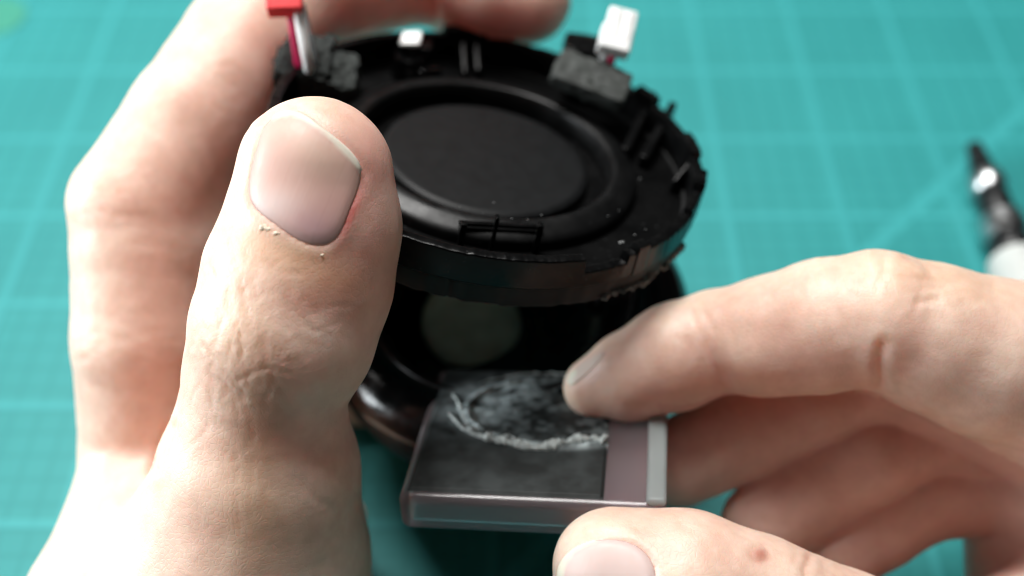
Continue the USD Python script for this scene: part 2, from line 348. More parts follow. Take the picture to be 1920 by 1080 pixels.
def grad(fn, V, e=0.15):
    g = np.stack([fn(V + np.eye(3)[i] * e) - fn(V - np.eye(3)[i] * e) for i in range(3)], 1)
    return g / np.maximum(np.linalg.norm(g, axis=1, keepdims=True), 1e-9)
def poly_dist(Q, poly, closed=False):
    """distance in pixels from points Q to a polyline."""
    p = np.asarray(poly, float); a = p if closed else p[:-1]; b = np.roll(p, -1, 0) if closed else p[1:]
    best = np.full(len(Q), 1e9)
    for s, e in zip(a, b):
        d = e - s; t = np.clip(((Q - s) @ d) / max(d @ d, 1e-9), 0, 1)
        best = np.minimum(best, np.linalg.norm(Q - s - t[:, None] * d, axis=1))
    return best
def inside(Q, poly):
    p = np.asarray(poly); x, y = Q[:, 0], Q[:, 1]; c = np.zeros(len(Q), bool)
    for (x0, y0), (x1, y1) in zip(p, np.roll(p, -1, 0)):
        with np.errstate(divide='ignore', invalid='ignore'):
            c ^= ((y0 > y) != (y1 > y)) & (x < (x1 - x0) * (y - y0) / (y1 - y0) + x0)
    return c
def smooth_loop(pts, n=72):
    pts = np.vstack([pts, pts[:1]]); tck, _ = splprep(np.asarray(pts, float).T, s=len(pts) * 9.0, per=1)
    return np.array(splev(np.linspace(0, 1, n, endpoint=False), tck)).T
def march(fn, O, D, n=70):
    P = O.copy()
    for _ in range(n): P = P + D * (fn(P) * 0.9)[:, None]
    return P
def nail(fn, outline, z0, free, lift=0.30, rays=None):
    """a curved plate lying on the finger under the outline; free: polyline of its free edge."""
    out = smooth_loop(np.array(outline, float)); k = len(out); cen = out.mean(0); rho = np.concatenate([[0.0], np.linspace(0.08, 1, 22)])
    G = cen + rho[:, None, None] * (out - cen)[None]; Q = G.reshape(-1, 2)
    D = np.stack([(Q[:, 0] - 960) / F, (Q[:, 1] - 540) / F, np.ones(len(Q))], 1); L = np.linalg.norm(D, axis=1, keepdims=True); D /= L
    P = march(fn, D * (z0 * ZK - 25), D)
    N = grad(fn, P, 1.2)
    fd = poly_dist(Q, free); rr = np.repeat(rho, k)
    edge = np.where(fd < 10, 1.0, 1 - np.clip((rr - 0.78) / 0.22, 0, 1) ** 2)
    top = P + N * (lift * edge - 0.12)[:, None]; bot = P - N * 0.7
    n = len(rho); f = []
    for i in range(n - 1):
        for j in range(k):
            j2 = (j + 1) % k; f.append([i * k + j, (i + 1) * k + j, (i + 1) * k + j2, i * k + j2])
    f = np.array(f); T = len(P); fb = f[:, ::-1] + T
    e0 = (n - 1) * k; sd = np.array([[e0 + j, T + e0 + j, T + e0 + (j + 1) % k, e0 + (j + 1) % k] for j in range(k)])
    return (np.vstack([top, bot]), np.vstack([f, fb, sd])), np.concatenate([fd, fd]), np.vstack([Q, Q]), out

LT = 158
left_chains = [
 # thumb
 (1.0, 2.5, [ball(592, 330, 147, 156), ball(586, 430, 164, 157), ball(559, 525, 176, 157.5), ball(531, 620, 172, 157), ball(503, 700, 152, 159), ball(492, 790, 156, 162), ball(486, 888, 186, 165), ball(462, 1045, 224, 171), ball(390, 1250, 280, 178)]),
 # index
 (1.0, 2.6, [ball(300, 1010, 160, 196), ball(276, 840, 120, 199), ball(266, 640, 124, 193), ball(264, 470, 124, 193), ball(260, 388, 125, 193), ball(365, 232, 124, 198), ball(468, 92, 124, 205), ball(560, -12, 114, 211), ball(690, -40, 100, 216), ball(800, -46, 88, 218), ball(905, -12, 94, 219), ball(990, 2, 80, 219)]),
 # back of the hand and wrist
 (1.0, 5.0, [ball(255, 1015, 132, 190), ball(205, 1130, 150, 190), ball(180, 1350, 200, 190)]),
 (1.0, 5.0, [ball(450, 1065, 218, 176), ball(370, 1300, 310, 182)]),
 (1.0, 3.0, [ball(420, 260, 96, 206), ball(365, 430, 100, 200), ball(350, 620, 98, 200), ball(345, 780, 95, 203)]),
 # middle, ring and little finger, reaching under the cup from behind
 (2.5, 4.0, [ball(330, 980, 110, 205), ball(300, 700, 105, 222), ball(420, 560, 95, 240), ball(640, 520, 85, 244), ball(800, 560, 70, 240)]),
 (2.5, 4.0, [ball(380, 1040, 105, 208), ball(380, 800, 95, 228), ball(540, 720, 88, 240), ball(720, 720, 76, 236)]),
 (2.5, 4.0, [ball(470, 1080, 105, 198), ball(560, 960, 80, 212), ball(590, 1100, 100, 192), ball(640, 970, 46, 204)]),
]
right_chains = [
 # index
 (0.9, 3.0, [ball(1113, 727, 57, 184), ball(1183, 706, 84, 183), ball(1268, 668, 100, 181), ball(1350, 640, 97, 179), ball(1445, 630, 112, 176), ball(1545, 610, 124, 173), ball(1642, 598, 127, 171), ball(1745, 632, 138, 172), ball(1850, 668, 148, 173), ball(1990, 700, 165, 175), ball(2250, 760, 240, 180)]),
 (1.0, 1.2, [ball(1420, 660, 82, 174), ball(1530, 648, 86, 172)]),
 (1.0, 1.2, [ball(1745, 668, 104, 171), ball(1850, 700, 118, 172)]),
 # thumb
 (0.9, 3.0, [ball(1148, 1064, 112, 160), ball(1285, 1098, 140, 159), ball(1420, 1148, 142, 160), ball(1570, 1230, 160, 164), ball(1800, 1330, 190, 172), ball(2150, 1250, 260, 180)]),
 # middle, ring, little
 (1.0, 2.0, [ball(1272, 868, 82, 191), ball(1400, 805, 92, 190), ball(1540, 745, 92, 187), ball(1650, 700, 98, 185), ball(1850, 740, 120, 183), ball(2100, 800, 190, 184)]),
 (1.0, 0.5, [ball(1435, 985, 84, 190), ball(1515, 915, 92, 190), ball(1630, 850, 92, 187), ball(1740, 790, 96, 189), ball(1900, 820, 120, 192), ball(2120, 900, 190, 190)]),
 (1.0, 0.5, [ball(1565, 1045, 72, 191), ball(1645, 985, 80, 192), ball(1735, 925, 86, 192), ball(1860, 900, 105, 193), ball(2120, 1000, 180, 192)]),
 # palm
 (1.0, 0.8, [ball(1915, 975, 104, 194), ball(1960, 1150, 140, 192), ball(2200, 1100, 260, 190)]),
 (1.0, 4.0, [ball(1995, 850, 110, 190), ball(2200, 950, 300, 186)]),
]
def plane_cut(p0, n): n = np.asarray(n, float); n /= np.linalg.norm(n); return n, float(p0 @ n)
left_fn = Hand(left_chains, [plane_cut(cp(400, 1290, 180), (0, 1, 0.1))])
right_fn = Hand(right_chains, [plane_cut(cp(2130, 800, 180), (1, 0.1, 0.0))])

NAIL_LT = [(465, 374), (472, 322), (480, 270), (496, 234), (519, 213), (550, 208), (579, 220), (609, 241), (647, 280), (682, 318), (673, 351), (655, 395), (634, 441), (616, 461), (597, 463), (559, 445), (514, 420), (479, 394)]
FREE_LT = [(519, 213), (550, 208), (579, 220), (609, 241), (647, 280), (682, 318)]
NAIL_RT = [(1049, 1085), (1055, 1052), (1075, 1027), (1110, 1011), (1150, 1008), (1185, 1020), (1214, 1044), (1232, 1080), (1225, 1120), (1190, 1150), (1130, 1160), (1080, 1145), (1055, 1120)]
FREE_RT = [(1060, 1135), (1049, 1085), (1055, 1052), (1075, 1027), (1110, 1011)]
NAIL_RI = [(1062, 718), (1072, 699), (1098, 677), (1126, 658), (1142, 654), (1136, 668), (1112, 690), (1090, 710), (1074, 725)]
FREE_RI = [(1072, 699), (1062, 718), (1074, 725)]

rng = np.random.default_rng(7)
SK = np.array([0.77, 0.56, 0.455])
def g2(Q, x, y, sx, sy=None, a=0.0):
    c, s = math.cos(math.radians(a)), math.sin(math.radians(a)); d = Q - [x, y]
    return np.exp(-0.5 * (((d[:, 0] * c + d[:, 1] * s) / sx) ** 2 + ((-d[:, 0] * s + d[:, 1] * c) / (sy or sx)) ** 2))
def build_hand(fn, h, nails, creases, tints, extra=None):
    lo, hi = fn.bounds()
    for n, o in fn.cut:
        i = int(np.argmax(np.abs(n))); hi[i] = min(hi[i], o / n[i] + 3)
    V, Q = surface_nets(fn, lo, hi, h)
    tri = np.vstack([Q[:, [0, 1, 2]], Q[:, [0, 2, 3]]])
    def normals(V):
        n = np.zeros_like(V); fn_ = np.cross(V[tri[:, 1]] - V[tri[:, 0]], V[tri[:, 2]] - V[tri[:, 0]])
        for k in range(3): np.add.at(n, tri[:, k], fn_)
        return n / np.maximum(np.linalg.norm(n, axis=1, keepdims=True), 1e-12)
    N = normals(V); f0 = fn(V[:2000]); f1 = fn(V[:2000] + N[:2000] * 0.3)
    if np.mean(f1 - f0) < 0: tri = tri[:, ::-1]; N = -N
    V = V - N * fn(V)[:, None] * 0.9
    N = normals(V); q = to_px(V); front = np.einsum('ij,ij->i', N, V) < 0
    disp = np.zeros(len(V))
    for poly, depth, sig, zmax in creases:
        near = front & (V[:, 2] < zmax * ZK)
        i = np.where(near)[0]; d = poly_dist(q[i], poly)
        disp[i] -= depth * np.exp(-0.5 * (d / sig) ** 2) - depth * 0.15 * np.exp(-0.5 * ((d - 2.4 * sig) / (1.3 * sig)) ** 2)
    for out, free, zmax, fold in nails:
        i = np.where(front & (V[:, 2] < zmax * ZK) & (np.abs(q - out.mean(0)).max(1) < 260))[0]
        d = poly_dist(q[i], out, True); ins = inside(q[i], out); fd = poly_dist(q[i], free)
        w = np.clip((fd - 12) / 40, 0, 1)
        disp[i] += np.where(ins, -0.22 - 0.12 * np.clip((d - 6) / 20, 0, 1), w * (fold * np.exp(-((d - 12) / 14) ** 2) - 0.12 * np.exp(-(d / 4.5) ** 2)) - (1 - w) * 0.25 * np.exp(-(d / 12) ** 2))
    if extra is not None: disp += extra(V, q, N, front)
    disp += (meshkit.fbm(V / 5.0, 3, 3) - 0.5) * 0.35
    V = V + N * disp[:, None]
    T = np.tile(SK, (len(V), 1))
    big = meshkit.fbm(V / 9.0, 3, 5)[:, None] - 0.5
    mid = meshkit.fbm(V / 2.6, 3, 15)[:, None] - 0.5; sm = meshkit.fbm(V / 0.8, 2, 25)[:, None] - 0.5
    T = T * (1 + big * np.array([0.06, 0.17, 0.20]) + mid * np.array([0.05, 0.15, 0.15]) + sm * np.array([0.08, 0.16, 0.18]))
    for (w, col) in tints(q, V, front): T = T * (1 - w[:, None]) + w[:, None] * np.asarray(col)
    return (V, Q), np.clip(T, 0.01, 0.95)

# creases of the left thumb knuckle, read off the picture
def z2(p): return [(340 + x / 2.842, 500 + y / 2.842) for x, y in p]
cr_l = [(z2(p), d * 0.5, s * 0.85, 176) for p, d, s in [
 ([(330, 120), (340, 220), (372, 312)], 0.20, 3.6), ([(430, 150), (495, 275), (575, 345)], 0.2, 3.6), ([(560, 150), (640, 270), (705, 352)], 0.18, 3.6),
 ([(245, 140), (235, 230), (200, 330), (190, 430)], 0.15, 3.4), ([(310, 365), (322, 450), (300, 520)], 0.2, 3.6), ([(450, 420), (460, 530), (530, 670)], 0.2, 3.4),
 ([(300, 612), (380, 566), (460, 541), (600, 575)], 0.22, 3.8), ([(320, 695), (420, 702), (470, 690)], 0.15, 4), ([(380, 515), (450, 541)], 0.18, 3.4),
 ([(210, 470), (235, 560), (300, 640)], 0.12, 3.6), ([(160, 330), (180, 400), (160, 480)], 0.1, 3.6), ([(340, 130), (420, 120), (520, 150)], 0.08, 4), ([(220, 640), (300, 690)], 0.12, 3.4), ([(640, 150), (720, 280), (740, 300)], 0.1, 4)]]
for _ in range(190):
    x, y = rng.normal(470, 72), rng.normal(655, 95); an = math.radians(rng.normal(70 - (x - 450) * 0.35, 26)); L = rng.uniform(10, 28)
    dx, dy = math.cos(an) * L, math.sin(an) * L
    cr_l.append(([(x - dx, y - dy), (x + rng.normal(0, 3), y), (x + dx, y + dy)], rng.uniform(0.02, 0.075), rng.uniform(2.4, 3.6), 176))
cr_l += [([(318, 800), (300, 850), (290, 880)], 0.5, 8, 190), ([(812, 5), (816, 30), (814, 60)], 0.5, 8, 240)]
for _ in range(14):
    x, y = rng.normal(560, 70), rng.normal(900, 70); L = rng.uniform(20, 50); an = rng.normal(1.2, 0.4)
    cr_l.append(([(x - math.cos(an) * L, y - math.sin(an) * L), (x, y + 3), (x + math.cos(an) * L, y + math.sin(an) * L)], 0.06, 5, 190))
for cx_, cy_, sx_, sy_, an0, nn_, zz in ((200, 400, 40, 40, 0.2, 22, 215), (250, 640, 60, 30, 0.1, 16, 215), (420, 160, 50, 50, 0.6, 14, 230)):
    for _ in range(nn_):
        x, y = rng.normal(cx_, sx_), rng.normal(cy_, sy_); L = rng.uniform(15, 45); an = an0 + rng.normal(0, 0.3)
        cr_l.append(([(x - math.cos(an) * L, y - math.sin(an) * L), (x, y + rng.normal(0, 4)), (x + math.cos(an) * L, y + math.sin(an) * L)], 0.035, 5, zz))
more_r = []
for cx_, cy_, sx_, sy_, an0, nn_ in ((1650, 520, 60, 28, 1.35, 34), (1300, 600, 30, 25, 1.1, 12), (1790, 530, 60, 20, 0.1, 14), (1640, 690, 18, 30, 1.5, 8), (1350, 690, 14, 35, 1.2, 8), (1330, 1000, 60, 30, 0.4, 14), (1520, 1060, 30, 20, 1.2, 10)):
    for _ in range(nn_):
        x, y = rng.normal(cx_, sx_), rng.normal(cy_, sy_); L = rng.uniform(10, 32); an = an0 + rng.normal(0, 0.3)
        more_r.append(([(x - math.cos(an) * L, y - math.sin(an) * L), (x + rng.normal(0, 3), y), (x + math.cos(an) * L, y + math.sin(an) * L)], rng.uniform(0.03, 0.08), 4.5, 190))
cr_r = more_r + [([(1656, 650), (1648, 685), (1649, 720)], 0.6, 9, 190), ([(1330, 650), (1343, 690), (1362, 745)], 0.16, 9, 190), ([(1500, 487), (1530, 500), (1535, 530)], 0.15, 6, 190), ([(1655, 475), (1660, 500), (1655, 520)], 0.15, 5, 190), ([(1700, 480), (1740, 500), (1750, 520)], 0.12, 5, 190),
        ([(1735, 540), (1790, 530), (1860, 512)], 0.1, 5, 190), ([(1520, 1045), (1510, 1070), (1520, 1100)], 0.3, 6, 175), ([(1090, 992), (1140, 982), (1200, 990)], 0.08, 4, 175), ([(1070, 1012), (1120, 996), (1170, 1000)], 0.08, 4, 175)]
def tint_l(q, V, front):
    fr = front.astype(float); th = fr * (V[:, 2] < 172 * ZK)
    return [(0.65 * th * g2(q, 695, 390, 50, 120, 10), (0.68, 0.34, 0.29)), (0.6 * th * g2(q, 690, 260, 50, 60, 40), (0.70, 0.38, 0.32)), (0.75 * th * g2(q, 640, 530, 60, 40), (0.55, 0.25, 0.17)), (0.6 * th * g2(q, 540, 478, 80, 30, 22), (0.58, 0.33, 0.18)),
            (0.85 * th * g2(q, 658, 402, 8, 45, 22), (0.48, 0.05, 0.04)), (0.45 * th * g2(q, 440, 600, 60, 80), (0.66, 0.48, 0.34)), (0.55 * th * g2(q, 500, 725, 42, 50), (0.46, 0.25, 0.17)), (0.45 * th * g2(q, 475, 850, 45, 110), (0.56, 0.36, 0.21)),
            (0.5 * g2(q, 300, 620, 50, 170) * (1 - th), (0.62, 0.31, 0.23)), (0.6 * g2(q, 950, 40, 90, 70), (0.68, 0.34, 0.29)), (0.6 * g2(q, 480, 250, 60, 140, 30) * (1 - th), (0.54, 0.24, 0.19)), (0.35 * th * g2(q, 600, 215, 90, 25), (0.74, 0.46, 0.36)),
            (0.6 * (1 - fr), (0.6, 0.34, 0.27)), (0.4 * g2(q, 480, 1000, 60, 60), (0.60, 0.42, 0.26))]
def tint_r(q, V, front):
    near = 1 - ((V[:, 2] > 176 * ZK) & (q[:, 0] > 1235) & (q[:, 1] > 0.2 * np.maximum(q[:, 0] - 1600, 0) + 735)).astype(float)  # outside near: folded fingers and palm, redder palm skin with shade painted in
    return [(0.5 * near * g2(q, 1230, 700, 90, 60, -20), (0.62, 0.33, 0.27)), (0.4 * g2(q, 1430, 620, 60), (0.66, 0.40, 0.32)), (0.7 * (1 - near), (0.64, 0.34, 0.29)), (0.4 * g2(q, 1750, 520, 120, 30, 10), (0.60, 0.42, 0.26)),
            (0.8 * near * g2(q, 1424, 1040, 12, 10), (0.45, 0.14, 0.10)), (0.3 * g2(q, 1280, 1030, 40, 30), (0.64, 0.34, 0.29)), (0.35 * g2(q, 1200, 960, 90, 22), (0.66, 0.36, 0.29))]

def nail_tint(fd, Q, base, cut, white=(0.86, 0.71, 0.57), lun=None):
    T = np.tile(np.array(base, float), (len(Q), 1))
    w = np.clip(1 - (fd - 4) / cut, 0, 1) ** 0.6; T = T * (1 - w[:, None]) + w[:, None] * np.array(white)
    if lun is not None:
        w = 0.5 * g2(Q, *lun); T = T * (1 - w[:, None]) + w[:, None] * np.array((0.74, 0.58, 0.55))
    return T

nl, nfd, nq, out_lt = nail(left_fn, NAIL_LT, 158, FREE_LT)
(lv, lt) = build_hand(left_fn, 0.42, [(out_lt, FREE_LT, 172, 0.14)], cr_l, tint_l)
LH = thing('hand', 'left hand with its thumb clamped on the black ring and index finger curled behind', 'hand', cp(380, 1080, 178), 'two hands of one worker')
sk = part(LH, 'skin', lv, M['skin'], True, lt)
tn = nail_tint(nfd, nq, (0.67, 0.375, 0.315), 7, lun=(500, 385, 50, 22))
for w, c in ((0.7 * g2(nq, 630, 380, 34, 70, 20), (0.60, 0.31, 0.28)), (0.7 * g2(nq, 590, 430, 40, 25, 20), (0.52, 0.29, 0.31)), (0.5 * g2(nq, 600, 290, 60, 30, 40), (0.68, 0.44, 0.34))):
    w = w * np.clip((nfd - 6) / 8, 0, 1); tn = tn * (1 - w[:, None]) + w[:, None] * np.array(c)
part(LH, 'fingernail', nl, M['nail'], True, tn)

fl = []
for px, py, r_ in ((496, 425, .5), (503, 429, .34), (518, 437, .3), (604, 478, .16)):
    d_ = np.array([[(px - 960) / F, (py - 540) / F, 1.0]]); d_ /= np.linalg.norm(d_); P_ = march(left_fn, d_ * 110, d_)[0]
    sp_ = trimesh.creation.icosphere(2, 1.0); fl.append((P_ + sp_.vertices * np.array([r_ * 1.2, r_ * 0.6, 0.1]) * (0.35 + 1.3 * meshkit.noise(sp_.vertices * 2.6 + px, px))[:, None] - d_[0] * 0.12, sp_.faces))
part(LH, 'dry_skin', merge(*fl), plain('dry_skin', (0.78, 0.66, 0.52), 0.7, 900, 0.1), True, kind='stuff')
n1, f1, q1, out_rt = nail(right_fn, NAIL_RT, 160, FREE_RT, 0.4)
n2, f2, q2, out_ri = nail(right_fn, NAIL_RI, 184, FREE_RI, 0.3)
def mole(V, q, N, front):
    return np.where(front & (V[:, 2] < 180 * ZK), 0.12 * np.exp(-(np.hypot(q[:, 0] - 1424, q[:, 1] - 1038) / 11) ** 2) - 0.12 * np.exp(-((np.hypot(q[:, 0] - 1424, q[:, 1] - 1038) - 16) / 5) ** 2), 0)
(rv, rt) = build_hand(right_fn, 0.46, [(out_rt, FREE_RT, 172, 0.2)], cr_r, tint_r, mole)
RH = thing('hand', 'right hand pinching the clear block between thumb and index finger', 'hand', cp(1900, 900, 185), 'two hands of one worker')
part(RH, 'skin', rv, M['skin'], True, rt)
part(RH, 'fingernail', n1, M['nail'], True, nail_tint(f1, q1, (0.68, 0.46, 0.42), 8, (0.76, 0.66, 0.52)), label='broad thumbnail cut by the lower picture edge')
part(RH, 'fingernail', n2, M['nail'], True, nail_tint(f2, q2, (0.72, 0.50, 0.42), 9, (0.80, 0.70, 0.55)), label='index fingernail seen edge-on')

# ------------------------------------------------------------------ the black ring held by the left hand
th, ph = math.radians(53.6), math.radians(-77)
RF = Frame(cp(921, 242, 188), (math.sin(th) * math.cos(ph), math.sin(th) * math.sin(ph), -math.cos(th)), k=1.018)
def ang(px, py, h=0): u, v = RF.hit(px, py, h); return math.atan2(v, u)
RR = 31.6
RG = thing('headphone_ring', 'round black plastic ring with raised rim and flat disc, held by the left hand', 'headphone part', RF.c)
a_n0, a_n1 = ang(1088, 468), ang(1165, 452)
tabs = [(ang(1322, 345), 0.07, 1.3), (ang(1310, 275), 0.10, 0.8), (ang(1235, 178), 0.07, 1.2), (ang(1185, 440), 0.035, 1.0), (ang(870, 58), 0.12, 1.2)]
def rim_mod(a, r, h):
    aa = (a + math.pi) % (2 * math.pi) - math.pi
    top = -0.12 * (meshkit.noise(np.stack([aa * 40, aa * 0, aa * 0], 1), 2)) - 0.08 * meshkit.noise(np.stack([aa * 130, aa * 0 + 5, aa * 0], 1), 4)
    top = top - 2.1 * ((aa > a_n0) & (aa < a_n1)) - 0.9 * ((aa > a_n1) & (aa < a_n1 + 0.5))
    for c, w, t in tabs: top = top + t * (np.abs((aa - c + math.pi) % (2 * math.pi) - math.pi) < w)
    bumpo = np.zeros(len(a))
    for c, w, t in tabs: bumpo += 0.5 * (np.abs((aa - c + math.pi) % (2 * math.pi) - math.pi) < w)
    h = np.where(h > -2.5, h + top[:, None], h)
    right = np.exp(-0.5 * ((aa + 0.05) / 0.45) ** 2)
    rag = (meshkit.noise(np.stack([aa * 45, aa * 0 + 9, aa * 0], 1), 8) - 0.5) * 0.25 * right + 0.4 * bumpo
    r = np.where(r > 31, r + rag[:, None], r)
    return r, h
part(RG, 'rim', RF.mesh(lathe([(30.0, -5), (30.0, -0.35), (30.1, -0.1), (30.35, 0), (31.2, 0), (31.45, -0.1), (RR, -0.35), (RR, -4.4), (31.2, -4.8), (30.4, -5)], 720, mod=rim_mod)), M['black'], 35)
def gk_mod(a, r, h):
    aa = (a + math.pi) % (2 * math.pi) - math.pi
    w = (meshkit.noise(np.stack([aa * 24, aa * 0, aa * 0], 1), 12) - 0.5)
    cut = ((aa > ang(850, 470)) & (aa < ang(850, 470) + 0.012)) * 0.25
    r = np.where(r > 30.5, r + 0.25 * w[:, None] - cut[:, None], r); h = np.where(h < -6, h + 0.5 * w[:, None], h)
    return r, h
part(RG, 'gasket', RF.mesh(lathe([(29.6, -4.7), (31.15, -4.6), (31.25, -5.2), (31.0, -7.6), (30.7, -8.0), (29.6, -8.0)], 600, mod=gk_mod)), M['gasket'], 35)
part(RG, 'channel_floor', RF.mesh(lathe([(21.5, -5.2), (30.4, -5.2), (30.4, -6.0), (21.5, -6.0)], 160)), M['floor'], 30)
arc = [(22.6, -5.4), (22.5, -4.2), (22.2, -3.7), (21.6, -3.35), (20.2, -2.75), (19.3, -2.55), (18.7, -2.7), (18.4, -3.1), (18.2, -4.2), (18.1, -6.0)]
part(RG, 'inner_ring', RF.mesh(lathe(arc + [(18.1, -6.4), (22.6, -6.4)], 200)), M['matte'], 40)
part(RG, 'groove', RF.mesh(lathe([(15.2, -6.2), (18.3, -6.2), (18.3, -6.9), (15.2, -6.9)], 160)), M['floor'], 30)
part(RG, 'centre_disc', RF.mesh(lathe([(0.001, -4.3), (8, -4.35), (14.2, -4.45), (14.9, -4.6), (15.3, -5.0), (15.5, -6.3), (0.001, -6.3)], 200)), M['disc'], 35)
# clip at the front
def on_ring(px, py, h): u, v = RF.hit(px, py, h); return np.array([u, v, h])
fa = ang(935, 425)
for px, hgt in ((868, 3.6), (928, 4.6), (1012, 3.4)):
    c = on_ring(px, 430, -1.5); c[2] = -5.2 + hgt / 2 + 0.6
    part(RG, 'clip_post', RF.mesh(turn(rbox(0.8 if px != 928 else 0.55, 1.1, hgt + 1.2, 0.15), fa + math.pi / 2, c)), M['black'], 30)
for h, dy in ((-1.4, 0), (-3.0, 8)):
    p, q = on_ring(860, 418 + dy, h), on_ring(1018, 426 + dy, h)
    d = q - p; part(RG, 'clip_bar', RF.mesh(turn(rbox(np.linalg.norm(d), 0.7, 0.55, 0.15), math.atan2(d[1], d[0]), (p + q) / 2)), M['black'], 30)
# paired ribs across the channel
for p, q, wd in (((1224, 176), (1172, 285), 1.3), ((1262, 196), (1206, 300), 1.3), ((868, 84), (872, 142), 0.9), ((893, 86), (897, 138), 0.9), ((1300, 300), (1262, 345), 0.8)):
    p, q = on_ring(*p, -1.2), on_ring(*q, -3.6); d = q - p; L = np.linalg.norm(d[:2])
    b_ = rbox(L, wd, 3.6, 0.3); v = b_[0].copy(); v[:, 2] += (v[:, 0] / L) * (q[2] - p[2])
    part(RG, 'rib', RF.mesh(turn((v, b_[1]), math.atan2(d[1], d[0]), (p + q) / 2 - [0, 0, 1.2])), M['black'], 30)
# screw boss at the back left, white tab
c = on_ring(765, 122, -3); boss = lathe([(1.1, -2.2), (1.1, 1.6), (1.4, 1.9), (2.1, 1.9), (2.4, 1.6), (2.6, -2.2)], 40)
bp_ = part(RG, 'screw_boss', RF.mesh(turn(boss, 0, c)), M['gloss'], 40)
part(bp_, 'screw', RF.mesh(turn(lathe([(0.001, 0.9), (0.9, 0.6), (1.1, 0.2), (1.1, -1), (0.001, -1)], 24), 0, c)), M['screw'], 40)
c = on_ring(805, 138, -3.3); part(RG, 'molded_step', RF.mesh(turn(rbox(4.2, 1.3, 2.0, 0.4), ang(805, 138) + math.pi / 2, c)), M['gloss'], 40)
wf = Frame(cp(771, 73, 207), (-0.15, -0.55, -0.8), (1, 0.15, 0.0))
part(RG, 'white_tab', wf.mesh(rbox(3.3, 3.0, 0.8, 0.25)), M['white'], 30)
part(RG, 'tab_holder', Frame(cp(777, 96, 209), RF.n, RF.u).mesh(rbox(5.6, 3.4, 3.4, 0.4)), M['black'], 30)
# torn burr of glue along the lower right edge
bt = np.linspace(ang(1110, 540, -7.6), ang(1275, 460, -7.6), 60)
rb = 31.25 + 0.25 * rng.normal(size=60); pth = np.stack([rb * np.cos(bt), rb * np.sin(bt), -7.4 + 0.25 * rng.normal(size=60) + 1.2 * np.sin(np.linspace(0, 3, 60)) * 0.4], 1)
part(RG, 'glue_burr', RF.mesh(tube(pth, 0.22 + 0.25 * rng.random(60), 8)), plain('burr_grey', (0.12, 0.125, 0.12), 0.7, 900, 0.5), 40)
# lint specks
def blob(c, r, seed, k=0.35):
    s = trimesh.creation.icosphere(2, 1.0); v = s.vertices * (1 + k * (meshkit.noise(s.vertices * 1.7 + seed, seed) - 0.5) * 2)[:, None]
    return v * np.asarray(r) + c, s.faces
sp = []
for px, py in ((1165, 455), (1190, 440), (926, 380), (862, 388), (1015, 403), (1050, 515), (928, 552), (835, 545), (1160, 395), (1200, 335), (1140, 405), (905, 400), (960, 410), (990, 412), (1210, 430), (1312, 365)):
    d = cp(px, py, 1.0); dn_ = d / np.linalg.norm(d)
    u, v = RF.hit(px, py, -1.0); P = RF.out(np.array([u, v, -1.0])) if math.hypot(u, v) < RR else RF.out(np.array([u * 31.4 / math.hypot(u, v), v * 31.4 / math.hypot(u, v), -3.0]))
    sp.append((np.array(blob(P, np.array([0.16, 0.1, 0.1]) * (2.2 if px == 1165 else rng.uniform(0.5, 0.9)), int(px), 0.6)[0]), trimesh.creation.icosphere(2).faces))
part(RG, 'lint', merge(*sp), plain('lint_grey', (0.16, 0.165, 0.165), 0.8), True, kind='stuff')
# foam pads glued to the frame, each with a plug on wires
def lump(frame, sx, sy, sz, seed, amp, e=0.45):
    s = trimesh.creation.icosphere(4, 1.0); d = s.vertices; q = np.sign(d) * np.abs(d) ** e; q = q / np.maximum(np.abs(q).max(1, keepdims=True), 1e-6) * (np.abs(d).max(1, keepdims=True) ** 0.15)
    v = q * np.array([sx, sy, sz]) / 2
    n = (meshkit.fbm(v / 1.4 + seed, 4, seed) - 0.5) * amp * 0.8 + (meshkit.fbm(v / 0.5 + seed, 2, seed) - 0.5) * amp * 0.7
    return frame.mesh((v + d * n[:, None], s.faces))
ff = Frame(cp(572, 132, 198), RF.n + np.array([0, 0.1, -0.5]), RF.u)
part(RG, 'foam_pad', lump(ff, 8.4, 9.0, 7.5, 3, 2.4, 0.75), M['foam'], True, label='crumbly grey foam pad at the back left')
part(RG, 'foam_pad', lump(Frame(cp(628, 150, 198), RF.n + np.array([0, 0.1, -0.4]), RF.u), 7.0, 7.4, 5.5, 9, 1.8, 0.75), M['foam'], True)
rf = Frame(cp(1108, 150, 203), RF.n + np.array([0.0, 0.25, -0.35]), np.array([1, 0.42, 0.0]))
part(RG, 'rubber_pad', lump(rf, 12.5, 6.6, 3.0, 5, 0.9, 0.95), M['rubber'], True, label='smooth dark grey rubber pad under the white plug')
part(RG, 'dome', lump(Frame(cp(1100, 112, 212), RF.n, RF.u), 8.5, 6.5, 6.5, 6, 0.3, 0.8), M['black'], True)

# red plug with its wires
RP = thing('wire_plug', 'red plug with crimson and white wires rising out of the grey foam pad', 'connector', cp(540, 10, 188), 'plugs on the headphone frame')
pf = Frame(cp(533, -14, 187), (0.1, -0.2, -0.97), (1, -0.08, 0))
part(RP, 'housing', pf.mesh(rbox(5.2, 6.6, 3.2, 0.35)), M['red'], 30)
part(RP, 'wire', tube(spline([cp(543, 10, 188), cp(549, 55, 189), cp(556, 100, 191), cp(560, 135, 196)], 24), 0.62, 12), M['redwire'], True, label='crimson wire')
part(RP, 'wire', tube(spline([cp(558, 10, 187), cp(565, 55, 187.5), cp(574, 100, 188.5), cp(579, 130, 194)], 24), 0.8, 12), M['white'], True, label='white wire')
part(RP, 'wire', tube(spline([cp(569, 8, 190), cp(579, 50, 191), cp(591, 95, 192), cp(598, 130, 197)], 24), 0.28, 12), M['greywire'], True, label='thin grey wire')
